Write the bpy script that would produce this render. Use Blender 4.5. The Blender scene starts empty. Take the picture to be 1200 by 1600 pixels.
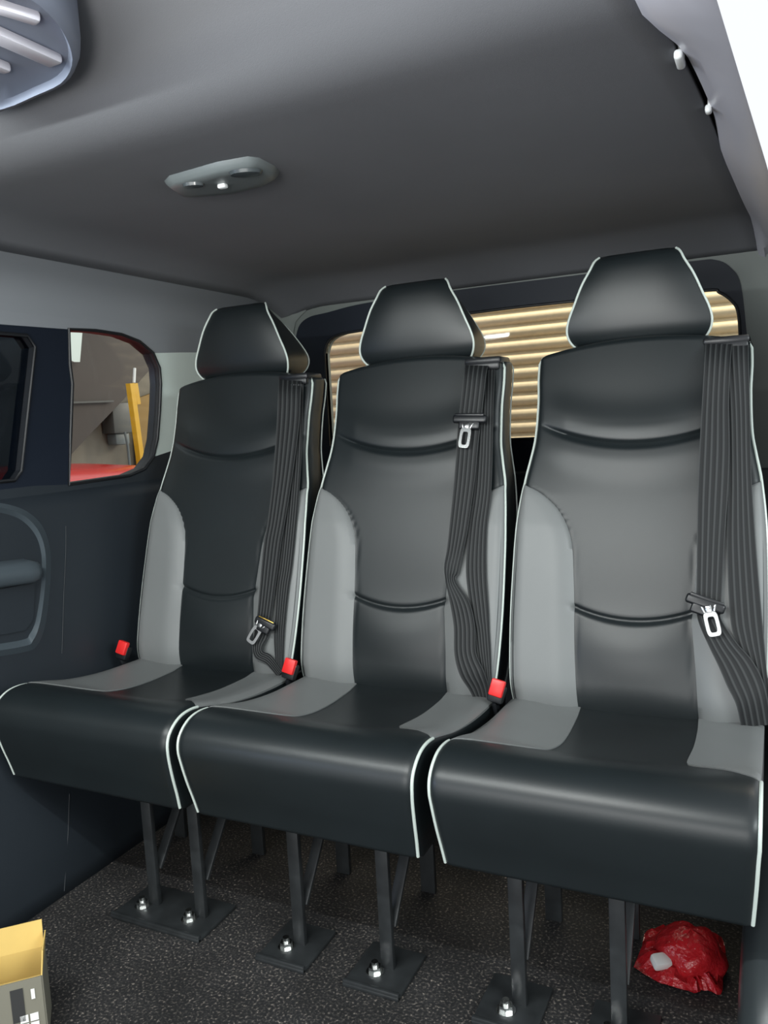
import bpy, bmesh, math, random
from mathutils import Vector, Matrix
random.seed(4)
S = bpy.context.scene
COL = S.collection
# ------------------------------------------------------------------ camera
FPX = 1262.8636
CR = [[0.8991071023566795, 0.43436782449046085, -0.05413881730471439],
      [0.0012201125734099469, -0.1261676364492726, -0.9920081848644742],
      [-0.4377270037554081, 0.8918555491559037, -0.11396819566323917]]
CP = Vector((0.75440171, -1.09989103, 1.03338059))
cd = bpy.data.cameras.new('camera'); cam = bpy.data.objects.new('camera', cd); COL.objects.link(cam)
r_, d_, f_ = [Vector(v) for v in CR]
M = Matrix((r_, -d_, -f_)).transposed().to_4x4(); M.translation = CP
cam.matrix_world = M
cd.sensor_fit = 'HORIZONTAL'; cd.sensor_width = 36; cd.lens = FPX / 1200 * 36
cd.clip_start = .01
S.camera = cam
S.view_settings.view_transform = 'Standard'; S.view_settings.look = 'None'
S.view_settings.gamma = 1; S.view_settings.use_curve_mapping = False
S.view_settings.exposure = 0.0
# ------------------------------------------------------------------ world: overcast white yard seen through the open side door
W = bpy.data.worlds.new('world'); S.world = W; W.use_nodes = True
bg = W.node_tree.nodes['Background']; bg.inputs[0].default_value = (.93, .97, 1.0, 1); bg.inputs[1].default_value = 1.05


def lamp(name, kind, loc, target, energy, color, size=1.0, size_y=None, spread=None):
    l = bpy.data.lights.new(name, kind); o = bpy.data.objects.new(name, l); COL.objects.link(o)
    o.location = loc; l.energy = energy; l.color = color
    d = Vector(target) - Vector(loc)
    o.rotation_euler = d.to_track_quat('-Z', 'Y').to_euler()
    if kind == 'AREA':
        l.shape = 'RECTANGLE'; l.size = size; l.size_y = size_y or size
        if spread: l.spread = spread
    return o


lamp('workshop_light_front', 'AREA', (.2, -3.0, .75), (0, .0, 1.0), 32, (.98, .99, .97), 1.8, 1.1)
q = lamp('front_ceiling_fill', 'POINT', (.30, -.82, 1.27), (0, 0, 0), 9, (1, .97, .92)); q.data.shadow_soft_size = .05  # unseen fill added to brighten the front of the ceiling
lamp('blue_ceiling_fill', 'AREA', (-2.2, -2.2, .9), (-.5, .1, 1.5), 24, (.50, .66, 1), 1.0, .6)  # added fill that tints the left part of the ceiling blue
lamp('cab_strip_lamp', 'AREA', (-.15, -.80, 1.45), (-.15, -.45, .9), 18, (.95, 1, .98), 1.3, .03)
lamp('side_door_fill', 'AREA', (2.6, -1.0, 1.7), (-.8, .8, 1.1), 42, (.9, 1, 1), 1.2, .6)  # added boost to the door light, brightens the left rear pillar
lamp('workshop_light_rear', 'AREA', (.3, 2.05, 2.5), (.3, 2.42, 1.0), 46, (1, .86, .66), 2.5, .3)
lamp('workshop_light_left', 'AREA', (-2.0, 4.3, 1.7), (-3.0, 2.7, 1.0), 16, (1, .88, .74), 1.5, .3)


# ------------------------------------------------------------------ helpers
def at(u, v, ax, val):
    q = r_ * ((u - 600) / FPX) + d_ * ((v - 800) / FPX) + f_
    return CP + q * ((val - CP[ax]) / q[ax])


def back_at(u, v, off=0.0):      # a point this far in front of the plane of the backrests
    q = r_ * ((u - 600) / FPX) + d_ * ((v - 800) / FPX) + f_
    t = (.434 + (CP.z - .459) * .30 - off - CP.y) / (q.y - q.z * .30)
    return CP + q * t


def lerp_tab(tab, x):
    if x <= tab[0][0]: return tab[0][1]
    for (a, b), (c, d) in zip(tab, tab[1:]):
        if x <= c: return b + (d - b) * (x - a) / (c - a)
    return tab[-1][1]


def cr_tab(tab, x):              # smooth monotone-ish Catmull-Rom over a table
    n = len(tab)
    if x <= tab[0][0]: return tab[0][1]
    if x >= tab[-1][0]: return tab[-1][1]
    for i in range(n - 1):
        if x <= tab[i + 1][0]:
            x0, y0 = tab[i]; x1, y1 = tab[i + 1]
            m0 = (y1 - tab[i - 1][1]) / (x1 - tab[i - 1][0]) if i > 0 else (y1 - y0) / (x1 - x0)
            m1 = (tab[i + 2][1] - y0) / (tab[i + 2][0] - x0) if i + 2 < n else (y1 - y0) / (x1 - x0)
            h = x1 - x0; t = (x - x0) / h
            return ((2*t**3 - 3*t*t + 1) * y0 + (t**3 - 2*t*t + t) * h * m0 + (-2*t**3 + 3*t*t) * y1 + (t**3 - t*t) * h * m1)


def spline(pts, n=8):            # Catmull-Rom through points of any dimension
    P = [Vector(p) for p in pts]; out = []
    for i in range(len(P) - 1):
        p0 = P[i - 1] if i > 0 else P[i] * 2 - P[i + 1]
        p1, p2 = P[i], P[i + 1]
        p3 = P[i + 2] if i + 2 < len(P) else P[i + 1] * 2 - P[i]
        for k in range(n):
            t = k / n
            out.append(.5 * ((2*p1) + (p2 - p0)*t + (2*p0 - 5*p1 + 4*p2 - p3)*t*t + (3*p1 - p0 - 3*p2 + p3)*t**3))
    out.append(P[-1].copy()); return out


def mesh(name, verts, faces, m, parent=None, smooth=True, uvs=None, normals=True):
    me = bpy.data.meshes.new(name)
    me.from_pydata([tuple(v) for v in verts], [], faces)
    if normals:
        bm = bmesh.new(); bm.from_mesh(me); bmesh.ops.recalc_face_normals(bm, faces=bm.faces); bm.to_mesh(me); bm.free()
    if uvs:
        ul = me.uv_layers.new(name='UVMap')
        for l in me.loops: ul.data[l.index].uv = uvs[l.vertex_index]
    if smooth: me.polygons.foreach_set('use_smooth', [True] * len(me.polygons))
    me.materials.append(m)
    return link(name, me, parent)


def link(name, me, parent=None):
    o = bpy.data.objects.new(name, me); COL.objects.link(o)
    if parent is not None: o.parent = parent
    return o


def sharp(o, ang=35):
    me = o.data; bm = bmesh.new(); bm.from_mesh(me)
    for e in bm.edges:
        if len(e.link_faces) == 2 and e.calc_face_angle(0) > math.radians(ang): e.smooth = False
    bm.to_mesh(me); bm.free(); return o


class B:
    def __init__(s): s.v = []; s.f = []

    def add(s, v, f):
        n = len(s.v); s.v += [tuple(p) for p in v]; s.f += [[i + n for i in q] for q in f]; return s

    def box(s, c, d, bev=.002, rot=None, seg=2):
        bm = bmesh.new(); bmesh.ops.create_cube(bm, size=1)
        for v in bm.verts: v.co = Vector((v.co.x*d[0], v.co.y*d[1], v.co.z*d[2]))
        if bev: bmesh.ops.bevel(bm, geom=bm.edges[:], offset=bev, segments=seg, affect='EDGES', profile=.5)
        if rot: bmesh.ops.rotate(bm, verts=bm.verts, matrix=rot)
        bmesh.ops.translate(bm, verts=bm.verts, vec=Vector(c))
        bm.verts.index_update()
        s.add([v.co.copy() for v in bm.verts], [[v.index for v in f.verts] for f in bm.faces]); bm.free(); return s

    def bar(s, a, b, w, t, up=(0, 1, 0), bev=.0015):   # rectangular bar from a to b
        a = Vector(a); b = Vector(b); z = (b - a); L = z.length; z.normalize()
        x = Vector(up).cross(z).normalized(); y = z.cross(x)
        return s.box((a + b) / 2, (w, t, L), bev, Matrix((x, y, z)).transposed())

    def cyl(s, a, b, r, r2=None, n=20, cap=True):
        a = Vector(a); b = Vector(b); z = (b - a).normalized()
        x = z.orthogonal().normalized(); y = z.cross(x); r2 = r if r2 is None else r2
        v = [a + (x*math.cos(2*math.pi*i/n) + y*math.sin(2*math.pi*i/n))*r for i in range(n)]
        v += [b + (x*math.cos(2*math.pi*i/n) + y*math.sin(2*math.pi*i/n))*r2 for i in range(n)]
        f = [[i, (i+1) % n, n+(i+1) % n, n+i] for i in range(n)]
        if cap: f += [list(range(n))[::-1], list(range(n, 2*n))]
        return s.add(v, f)

    def tube(s, pts, r, n=8, closed=False):
        P = [Vector(p) for p in pts]; m = len(P); T = []
        for i in range(m):
            a = P[(i-1) % m] if (closed or i > 0) else P[i]; b = P[(i+1) % m] if (closed or i < m-1) else P[i]
            T.append((b - a).normalized())
        x = T[0].orthogonal().normalized(); v = []
        for i in range(m):
            x = (x - T[i]*x.dot(T[i])).normalized(); y = T[i].cross(x)
            v += [P[i] + (x*math.cos(2*math.pi*k/n) + y*math.sin(2*math.pi*k/n))*r for k in range(n)]
        f = []
        for i in range(m if closed else m-1):
            j = (i+1) % m
            f += [[i*n+k, i*n+(k+1) % n, j*n+(k+1) % n, j*n+k] for k in range(n)]
        if not closed: f += [list(range(n))[::-1], [(m-1)*n+k for k in range(n)]]
        return s.add(v, f)

    def loops(s, L, closed=True, cap=True):   # loft equal-length rings
        n = len(L[0]); v = [p for q in L for p in q]; f = []
        for i in range(len(L)-1):
            for k in range(n if closed else n-1):
                f.append([i*n+k, i*n+(k+1) % n, (i+1)*n+(k+1) % n, (i+1)*n+k])
        if cap and closed: f += [list(range(n))[::-1], [(len(L)-1)*n+k for k in range(n)]]
        return s.add(v, f)

    def build(s, name, m, parent=None, smooth=True, ang=35):
        o = mesh(name, s.v, s.f, m, parent, smooth)
        if smooth: sharp(o, ang)
        return o


def fill(outer, holes=(), thick=None):
    """flat polygon with holes -> verts, faces ; points are 3-D"""
    bm = bmesh.new()
    for loop in [outer, *holes]:
        vs = [bm.verts.new(p) for p in loop]
        for i in range(len(vs)): bm.edges.new((vs[i], vs[(i+1) % len(vs)]))
    bmesh.ops.triangle_fill(bm, use_beauty=True, use_dissolve=False, edges=bm.edges[:])
    if thick is not None:
        g = bmesh.ops.extrude_face_region(bm, geom=bm.faces[:])
        bmesh.ops.translate(bm, verts=[e for e in g['geom'] if isinstance(e, bmesh.types.BMVert)], vec=Vector(thick))
    bm.verts.index_update()
    v = [x.co.copy() for x in bm.verts]; f = [[x.index for x in q.verts] for q in bm.faces]; bm.free()
    return v, f


def thing(name, label, cat, loc=(0, 0, 0), group=None):
    o = bpy.data.objects.new(name, None); COL.objects.link(o); o.location = loc; o.empty_display_size = .05
    o['label'] = label; o['category'] = cat
    if group: o['group'] = group
    return o


def tag(o, label, cat, group=None):
    o['label'] = label; o['category'] = cat
    if group: o['group'] = group
    return o


def struct(o, label=None):
    o['kind'] = 'structure'
    if label: o['label'] = label
    return o


# ------------------------------------------------------------------ materials
def mat(name, col, rough=.5, metal=0., bump=None, vary=None, spec=None, coat=0):
    m = bpy.data.materials.new(name); m.use_nodes = True; nt = m.node_tree; b = nt.nodes['Principled BSDF']
    b.inputs['Base Color'].default_value = (*col, 1); b.inputs['Roughness'].default_value = rough; b.inputs['Metallic'].default_value = metal
    if spec is not None: b.inputs['Specular IOR Level'].default_value = spec
    if coat: b.inputs['Coat Weight'].default_value = coat; b.inputs['Coat Roughness'].default_value = .25
    tc = nt.nodes.new('ShaderNodeTexCoord')
    if bump:
        sc, st, dist = bump
        n = nt.nodes.new('ShaderNodeTexNoise'); n.inputs['Scale'].default_value = sc; n.inputs['Detail'].default_value = 4
        bp = nt.nodes.new('ShaderNodeBump'); bp.inputs['Strength'].default_value = st; bp.inputs['Distance'].default_value = dist
        nt.links.new(tc.outputs['Object'], n.inputs['Vector']); nt.links.new(n.outputs['Fac'], bp.inputs['Height']); nt.links.new(bp.outputs['Normal'], b.inputs['Normal'])
    if vary:
        sc, amt = vary
        n = nt.nodes.new('ShaderNodeTexNoise'); n.inputs['Scale'].default_value = sc; n.inputs['Detail'].default_value = 5
        r = nt.nodes.new('ShaderNodeMapRange'); r.inputs['To Min'].default_value = 1-amt; r.inputs['To Max'].default_value = 1+amt; r.inputs['From Min'].default_value = .3; r.inputs['From Max'].default_value = .7
        x = nt.nodes.new('ShaderNodeVectorMath'); x.operation = 'SCALE'; x.inputs[0].default_value = col
        nt.links.new(tc.outputs['Object'], n.inputs['Vector']); nt.links.new(n.outputs['Fac'], r.inputs['Value']); nt.links.new(r.outputs['Result'], x.inputs['Scale']); nt.links.new(x.outputs[0], b.inputs['Base Color'])
    return m


MT = {}
MT['black_leather'] = mat('black_leather', (.008, .0115, .013), .39, bump=(420, .12, .0006), vary=(7, .12))
MT['black_vinyl'] = mat('black_vinyl', (.010, .012, .014), .55, bump=(300, .1, .0005))
MT['grey_leather'] = mat('grey_leather', (.155, .163, .163), .48, bump=(420, .1, .0005), vary=(5, .05))
MT['piping'] = mat('piping', (.50, .56, .52), .35)
MT['plastic'] = mat('plastic', (.008, .009, .011), .35)
MT['red'] = mat('red_plastic', (.72, .02, .02), .35)
MT['steel_dark'] = mat('steel_dark', (.028, .031, .033), .42, .2, vary=(30, .25))
MT['zinc'] = mat('zinc', (.75, .76, .74), .22, 1, bump=(180, .3, .001))
MT['chrome'] = mat('chrome', (.55, .56, .56), .18, 1)
MT['gold'] = mat('brass', (.75, .5, .12), .3, .9)
MT['headliner'] = mat('headliner', (.165, .17, .185), .95, bump=(900, .3, .0008), vary=(3, .05))
MT['pale_trim'] = mat('pale_trim', (.70, .79, .745), .6, bump=(500, .1, .0004))
MT['grey_trim'] = mat('grey_trim', (.24, .255, .275), .6, bump=(500, .1, .0004))
MT['rail_trim'] = mat('rail_trim', (.50, .50, .56), .35)
MT['rear_trim'] = mat('rear_trim', (.16, .18, .17), .55)
MT['dark_panel'] = mat('dark_panel', (.014, .019, .025), .5, bump=(500, .25, .0006), vary=(4, .1))
MT['frit'] = mat('frit', (.008, .012, .021), .5, spec=.25)
MT['mold'] = mat('mold', (.058, .073, .085), .34)
MT['rubber'] = mat('rubber', (.006, .007, .009), .5)
MT['console'] = mat('console', (.20, .23, .30), .45)
MT['lamp_body'] = mat('lamp_body', (.14, .16, .165), .4)
MT['lamp_lens'] = mat('lamp_lens', (.05, .06, .065), .2)
MT['white'] = mat('white_plastic', (.8, .82, .82), .3)
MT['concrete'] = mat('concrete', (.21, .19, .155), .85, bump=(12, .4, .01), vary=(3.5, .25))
MT['dark_slab'] = mat('dark_slab', (.085, .072, .065), .85, vary=(2, .15))
MT['ochre'] = mat('ochre_board', (.27, .16, .04), .7, vary=(3, .2))
MT['yellow'] = mat('yellow_paint', (.75, .42, .02), .4)
MT['greybox'] = mat('grey_box', (.08, .08, .075), .5)
MT['redpaint'] = mat('red_paint', (.62, .03, .025), .25, coat=.6)
MT['yard'] = mat('yard', (.1, .095, .09), .9, vary=(4, .2))
MT['card_in'] = mat('card_inside', (.62, .43, .13), .8, vary=(9, .08))
MT['card_out'] = mat('card_outside', (.20, .19, .15), .65)
MT['ink'] = mat('ink', (.035, .035, .035), .6)
MT['label_white'] = mat('label_white', (.85, .85, .83), .4)


def floor_mat():
    m = mat('speckled_floor', (.012, .012, .013), .75); nt = m.node_tree; b = nt.nodes['Principled BSDF']
    tc = nt.nodes.new('ShaderNodeTexCoord')
    v = nt.nodes.new('ShaderNodeTexNoise'); v.inputs['Scale'].default_value = 190; v.inputs['Detail'].default_value = 3
    r = nt.nodes.new('ShaderNodeValToRGB'); e = r.color_ramp.elements
    e[0].position = .47; e[0].color = (.011, .011, .012, 1); e[1].position = .78; e[1].color = (.34, .29, .25, 1)
    e2 = r.color_ramp.elements.new(.60); e2.color = (.045, .041, .039, 1)
    n2 = nt.nodes.new('ShaderNodeTexNoise'); n2.inputs['Scale'].default_value = 6; n2.inputs['Detail'].default_value = 6
    r2 = nt.nodes.new('ShaderNodeMapRange'); r2.inputs['From Min'].default_value = .35; r2.inputs['From Max'].default_value = .7; r2.inputs['To Min'].default_value = .6; r2.inputs['To Max'].default_value = 1.5
    x = nt.nodes.new('ShaderNodeVectorMath'); x.operation = 'SCALE'
    bp = nt.nodes.new('ShaderNodeBump'); bp.inputs['Strength'].default_value = .6; bp.inputs['Distance'].default_value = .002
    for n in (v, n2): nt.links.new(tc.outputs['Object'], n.inputs['Vector'])
    nt.links.new(v.outputs['Fac'], r.inputs['Fac']); nt.links.new(r.outputs['Color'], x.inputs[0]); nt.links.new(n2.outputs['Fac'], r2.inputs['Value']); nt.links.new(r2.outputs['Result'], x.inputs['Scale'])
    nt.links.new(x.outputs[0], b.inputs['Base Color']); nt.links.new(v.outputs['Fac'], bp.inputs['Height']); nt.links.new(bp.outputs['Normal'], b.inputs['Normal'])
    return m


MT['floor'] = floor_mat()


def belt_mat():
    m = mat('belt_webbing', (.012, .013, .015), .62, spec=.3); nt = m.node_tree; b = nt.nodes['Principled BSDF']
    uv = nt.nodes.new('ShaderNodeUVMap'); sx = nt.nodes.new('ShaderNodeSeparateXYZ'); nt.links.new(uv.outputs[0], sx.inputs[0])
    a = nt.nodes.new('ShaderNodeMath'); a.operation = 'MULTIPLY'; a.inputs[1].default_value = math.pi * 2 * 5.0; nt.links.new(sx.outputs['X'], a.inputs[0])
    s = nt.nodes.new('ShaderNodeMath'); s.operation = 'COSINE'; nt.links.new(a.outputs[0], s.inputs[0])
    r = nt.nodes.new('ShaderNodeMapRange'); r.inputs['From Min'].default_value = .1; r.inputs['From Max'].default_value = 1; nt.links.new(s.outputs[0], r.inputs['Value'])
    mx = nt.nodes.new('ShaderNodeMix'); mx.data_type = 'RGBA'; mx.inputs[6].default_value = (.009, .010, .011, 1); mx.inputs[7].default_value = (.038, .041, .042, 1)
    nt.links.new(r.outputs[0], mx.inputs[0]); nt.links.new(mx.outputs[2], b.inputs['Base Color'])
    bp = nt.nodes.new('ShaderNodeBump'); bp.inputs['Strength'].default_value = .5; bp.inputs['Distance'].default_value = .001
    nt.links.new(s.outputs[0], bp.inputs['Height']); nt.links.new(bp.outputs['Normal'], b.inputs['Normal'])
    return m


MT['belt'] = belt_mat()


def glass(name, tint, rough=0.0):
    m = bpy.data.materials.new(name); m.use_nodes = True; nt = m.node_tree; nt.nodes.clear()
    o = nt.nodes.new('ShaderNodeOutputMaterial'); t = nt.nodes.new('ShaderNodeBsdfTransparent'); t.inputs[0].default_value = (*tint, 1)
    g = nt.nodes.new('ShaderNodeBsdfGlossy'); g.inputs['Roughness'].default_value = .03; g.inputs[0].default_value = (1, 1, 1, 1)
    fr = nt.nodes.new('ShaderNodeFresnel'); fr.inputs[0].default_value = 1.16
    mx = nt.nodes.new('ShaderNodeMixShader'); nt.links.new(fr.outputs[0], mx.inputs[0]); nt.links.new(t.outputs[0], mx.inputs[1]); nt.links.new(g.outputs[0], mx.inputs[2]); nt.links.new(mx.outputs[0], o.inputs[0])
    return m


MT['glass'] = glass('clear_glass', (.93, .95, .94)); MT['tinted'] = glass('tinted_glass', (.22, .27, .33))


def bag_mat():
    m = mat('red_bag', (.55, .018, .025), .25, bump=(38, .9, .012)); b = m.node_tree.nodes['Principled BSDF']
    b.inputs['Transmission Weight'].default_value = .15; b.inputs['Subsurface Weight'].default_value = .2
    return m


MT['bag'] = bag_mat()

# ================================================================== THE SETTING
# ---- floor
o = B().box((0, -.0, -.02), (1.70, 2.44, .04), .0).build('floor', MT['floor'], smooth=False); struct(o, 'black speckled van floor covering')
# ---- left wall : profile x(z)
XT = [(0, -.700), (.10, -.712), (.30, -.760), (.50, -.800), (.90, -.822), (1.30, -.806), (1.33, -.800), (1.37, -.785), (1.40, -.755), (1.425, -.70)]
XL = lambda z: cr_tab(XT, z)
XW = -.815
def wl(u, v):
    p = at(u, v, 0, XW); return Vector((XL(p.z), p.y, p.z))
Y0, Y1 = -.95, 1.22
rows = [i * .90 / 24 for i in range(25)]; ys = [Y0 + (Y1-Y0)*i/30 for i in range(31)]
def wheel(y, z): return 0.0
v = [(XL(z), y, z) for z in rows for y in ys]; n = len(ys)
f = [[i*n+k, i*n+k+1, (i+1)*n+k+1, (i+1)*n+k] for i in range(len(rows)-1) for k in range(n-1)]
o = mesh('wall_left', v, f, MT['dark_panel']); struct(o, 'dark lower side panel of the van'); wall_l = o
sm = o.modifiers.new('s', 'SOLIDIFY'); sm.thickness = .03; sm.offset = -1 if o.data.polygons[0].normal.x > 0 else 1
# window 1 outline (rear quarter glass), clockwise from lower front
WPX = [(110, 757), (205, 743), (228, 733), (242, 714), (248, 685), (250, 640), (250, 600), (247, 575), (236, 552), (214, 534), (185, 523), (145, 517), (103, 515), (107, 570), (112, 600), (112, 680)]
W1 = [wl(*p) for p in WPX]
def P(y, z): return Vector((XL(z), y, z))
# A: dark strip under the window up to the pale pillar
A = [P(Y0, .90), P(Y0, .925), P(W1[0].y - .10, .922), W1[0], W1[1], W1[2], W1[3], P(.80, .985), P(Y1, .985), P(Y1, .90)]
v, f = fill(A, thick=(-.03, 0, 0)); o = mesh('trim_1', v, f, MT['dark_panel'], smooth=False); struct(o, 'dark window sill panel')
# B: pale rear pillar
Bp = [W1[3], W1[4], W1[5], W1[6], W1[7], W1[8], P(.80, 1.258), P(1.0, 1.268), P(Y1, 1.27), P(Y1, .985), P(.80, .985)]
v, f = fill(Bp, thick=(-.03, 0, 0)); o = mesh('trim_2', v, f, MT['pale_trim'], smooth=False); struct(o, 'pale rear pillar trim on the left')
# C: grey strip above windows
Cp = [W1[8], W1[9], W1[10], W1[11], W1[12], P(W1[12].y - .19, 1.29), P(Y0, 1.285), P(Y0, 1.32), P(Y1, 1.32), P(Y1, 1.27), P(1.0, 1.268), P(.80, 1.258)]
v, f = fill(Cp, thick=(-.03, 0, 0)); o = mesh('trim_3', v, f, MT['grey_trim'], smooth=False); struct(o, 'grey trim above the left windows')
# D: black pillar between the two windows
W2 = [P(W1[0].y - .155, .94), P(W1[0].y-.135, .96), P(W1[12].y - .105, 1.245), P(W1[12].y - .125, 1.27), P(Y0 + .3, 1.27), P(Y0 + .28, 1.24), P(Y0 + .28, .965), P(Y0 + .3, .945)]
Dp = [W1[0], W1[15], W1[14], W1[13], W1[12], P(W1[12].y - .19, 1.29), P(Y0, 1.285), P(Y0, .925), P(W1[0].y - .10, .922)]
v, f = fill(Dp, [W2], thick=(-.03, 0, 0)); o = mesh('trim_4', v, f, MT['frit'], smooth=False); struct(o, 'black pillar between the left windows')
# cantrail up to ceiling
rows = [1.318 + i * (1.425-1.318)/10 for i in range(11)]
v = [(XL(z), y, z) for z in rows for y in ys]
f = [[i*n+k, i*n+k+1, (i+1)*n+k+1, (i+1)*n+k] for i in range(len(rows)-1) for k in range(n-1)]
o = mesh('trim_5', v, f, MT['grey_trim']); struct(o, 'grey rail between the left windows and the ceiling')
# glazing
for i, (loop, m, nm) in enumerate(((W1, 'glass', 'clear rear quarter window'), (W2, 'tinted', 'tinted side window ahead of the black pillar'))):
    e = bpy.data.objects.new('window_%d' % (i+1), None); COL.objects.link(e); struct(e, nm)
    v, f = fill([p + Vector((-.012, 0, 0)) for p in loop], thick=(-.004, 0, 0)); mesh('pane', v, f, MT[m], e, smooth=False)
    B().tube([p + Vector((.001, 0, 0)) for p in loop], .0045, 8, True).build('window_seal', MT['rubber'], e)
    cc = sum(loop, Vector())/len(loop)
    B().loops([[Vector((p.x + dx, cc.y + (p.y-cc.y)*k, cc.z + (p.z-cc.z)*k)) for p in loop + [loop[0]]] for dx, k in ((.002, .990), (-.036, .985), (-.040, 1.01))], closed=False).build('window_reveal', MT['rubber'], e, ang=30)
# seams of the lower panel
b = B(); b.tube([P(0, 0) * 0 + wl(*p) + Vector((.001, 0, 0)) for p in ((105, 822), (104, 860), (98, 930), (90, 1020))], .0007, 6)
sp = []
for (u, vv) in ((108, 1240), (106, 1300), (100, 1392)):
    p = at(u, vv, 0, -.73); p = at(u, vv, 0, XL(p.z)); p = at(u, vv, 0, XL(p.z)); sp.append(p + Vector((.001, 0, 0)))
b.tube(sp, .0008, 6); o = b.build('panel_seam', mat('seam', (.03, .035, .04), .6), wall_l)

# ---- ceiling
XR = [(-.9, .600), (-.3, .605), (-.14, .621), (0, .641), (.24, .657), (.58, .674), (.9, .690), (1.22, .712)]
def zc(x, y):
    z = 1.460
    xl = -.54
    if x < xl: t = (xl - x)/.16; z -= .036 * min(t, 1)**2
    if y > .98: t = (y - .98)/.24; z -= .065 * t*t
    if y < -.12: t = -(y + .12); z += .36 * t * min(1, t/.16)
    return z
xs_n = 40; yy = [-.95 + 2.17*i/60 for i in range(61)]; v = []
for y in yy:
    xr = cr_tab(XR, y)
    for i in range(xs_n): x = -.70 + (xr + .70)*i/(xs_n-1); v.append((x, y, zc(x, y)))
f = [[i*xs_n+k, i*xs_n+k+1, (i+1)*xs_n+k+1, (i+1)*xs_n+k] for i in range(len(yy)-1) for k in range(xs_n-1)]
o = mesh('ceiling', v, f, MT['headliner']); struct(o, 'grey fabric headliner')
sm = o.modifiers.new('s', 'SOLIDIFY'); sm.thickness = .012; sm.offset = -1 if o.data.polygons[0].normal.z < 0 else 1
# ---- van roof skin closing the body above
b = B(); b.box((-.11, .135, 1.56), (1.50, 2.2, .012), 0)
b.box((-.86, .135, 1.49), (.012, 2.2, .14), 0)
b.box((-.11, 1.245, 1.50), (1.50, .012, .13), 0)
o = b.build('roof_skin', MT['rubber'], smooth=False); struct(o)
# ---- right door opening: rail trim above it
E0 = at(1120, 0, 0, .70); E1 = at(1200, 265, 0, .74)
prof = []
def railpt(y, t):
    gp = max(0, min(1, (y + .16)/.20)) * max(0, min(1, (.50 - y)/.25)); gp = gp*gp*(3-2*gp); xr = cr_tab(XR, y) - .003 + .010*gp
    k = (y - E0.y) / (E1.y - E0.y); ex = E0.x + (E1.x - E0.x) * k; ez = E0.z + (E1.z - E0.z) * k
    if y > E1.y: ex = E1.x + (y-E1.y)*.02; ez = E1.z
    ztop = zc(xr, y) + .001 + .008*gp
    p = [Vector((xr, y, ztop)), Vector((xr + .004, y, ztop - .012)), Vector((xr + .018, y, ztop - .020)), Vector((xr*.5+ex*.5, y, ztop*.5+ez*.5 - .008)), Vector((ex - .008, y, ez + .0015)), Vector((ex, y, ez)), Vector((ex - .004, y, ez + .012)), Vector((ex - .016, y, ez + .05)), Vector((ex - .05, y, ez + .13))]
    return p
L = [railpt(-.95 + 2.17*i/40, 0) for i in range(41)]
b = B(); b.loops(L, closed=False); o = b.build('trim_6', MT['rail_trim'], ang=60); struct(o, 'pale glossy rail above the open side door')
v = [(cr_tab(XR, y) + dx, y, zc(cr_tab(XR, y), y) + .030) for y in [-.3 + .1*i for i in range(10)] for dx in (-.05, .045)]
o = mesh('rail_light_block', v, [[2*i, 2*i+1, 2*i+3, 2*i+2] for i in range(9)], MT['rubber']); struct(o, 'dark backing strip added behind the roof rail to block light'); o.modifiers.new('s', 'SOLIDIFY').thickness = .004  # unseen strip added to keep white from leaking through the gap
# right side panel behind the door opening
b = B(); b.box((.83, .90, .72), (.03, .64, 1.42), .004); o = b.build('wall_right', MT['dark_panel'], smooth=False); struct(o)
# ---- rear: tailgate with window
YR = 1.2
OUT = [(460, 700), (460, 545), (466, 512), (482, 496), (512, 488), (574, 473), (716, 453), (860, 435), (1073, 409), (1118, 406), (1143, 419), (1158, 447), (1168, 532), (1178, 700)]
INN = [(508, 690), (507, 552), (513, 534), (530, 523), (566, 516), (736, 489), (892, 471), (1095, 454), (1124, 457), (1146, 473), (1154, 492), (1157, 535), (1162, 640)]
def rr(lst, y=YR): return [at(u, v, 1, y) for u, v in lst]
oo = rr(OUT); ii = rr(INN)
zb = .955; ob = .86
oo[0] = Vector((oo[1].x, YR, ob)); oo[-1] = Vector((oo[-2].x, YR, ob))
ii[0] = Vector((ii[1].x, YR, zb)); ii[-1] = Vector((ii[-2].x, YR, zb))
oo = [oo[0]] + spline(oo[1:-1], 5) + [oo[-1]]; ii = [ii[0]] + spline(ii[1:-1], 5) + [ii[-1]]
v, f = fill(oo, [ii], thick=(0, .02, 0)); o = mesh('window_3', v, f, MT['frit'], smooth=False); struct(o, 'rear window in its black frame'); w3 = o
v, f = fill([p + Vector((0, .012, 0)) for p in ii], thick=(0, .004, 0)); mesh('pane', v, f, MT['glass'], w3, smooth=False)
B().tube([p + Vector((0, -.001, 0)) for p in ii], .004, 8, True).build('window_seal', MT['rubber'], w3)
v, f = fill([Vector((-.86, YR + .004, 0)), Vector((.86, YR + .004, 0)), Vector((.86, YR + .004, 1.47)), Vector((-.86, YR + .004, 1.47))], [[p + Vector((0, .004, 0)) for p in ii]], thick=(0, .03, 0))
o = mesh('wall_back', v, f, MT['rear_trim'], smooth=False); struct(o, 'rear trim around the tailgate window')
b = B(); b.box((0, YR - .006, .43), (1.6, .014, .85), .004); o = b.build('trim_7', MT['dark_panel'], smooth=False); struct(o, 'dark lower tailgate panel')
# rounded corner post between left wall and the back
pts = []
for i in range(9):
    a = math.pi/2 * i/8; pts.append((-.80 + .12*(1-math.cos(a)) , YR - .12*(1 - math.sin(a))))
b = B(); L = []
for z in [.86 + .56*i/10 for i in range(11)]:
    L.append([Vector((x + (XL(z)+.805) + .006, y, z)) for x, y in pts])
b.loops(L, closed=False); o = b.build('trim_8', MT['rear_trim']); struct(o, 'rounded corner trim')

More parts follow.
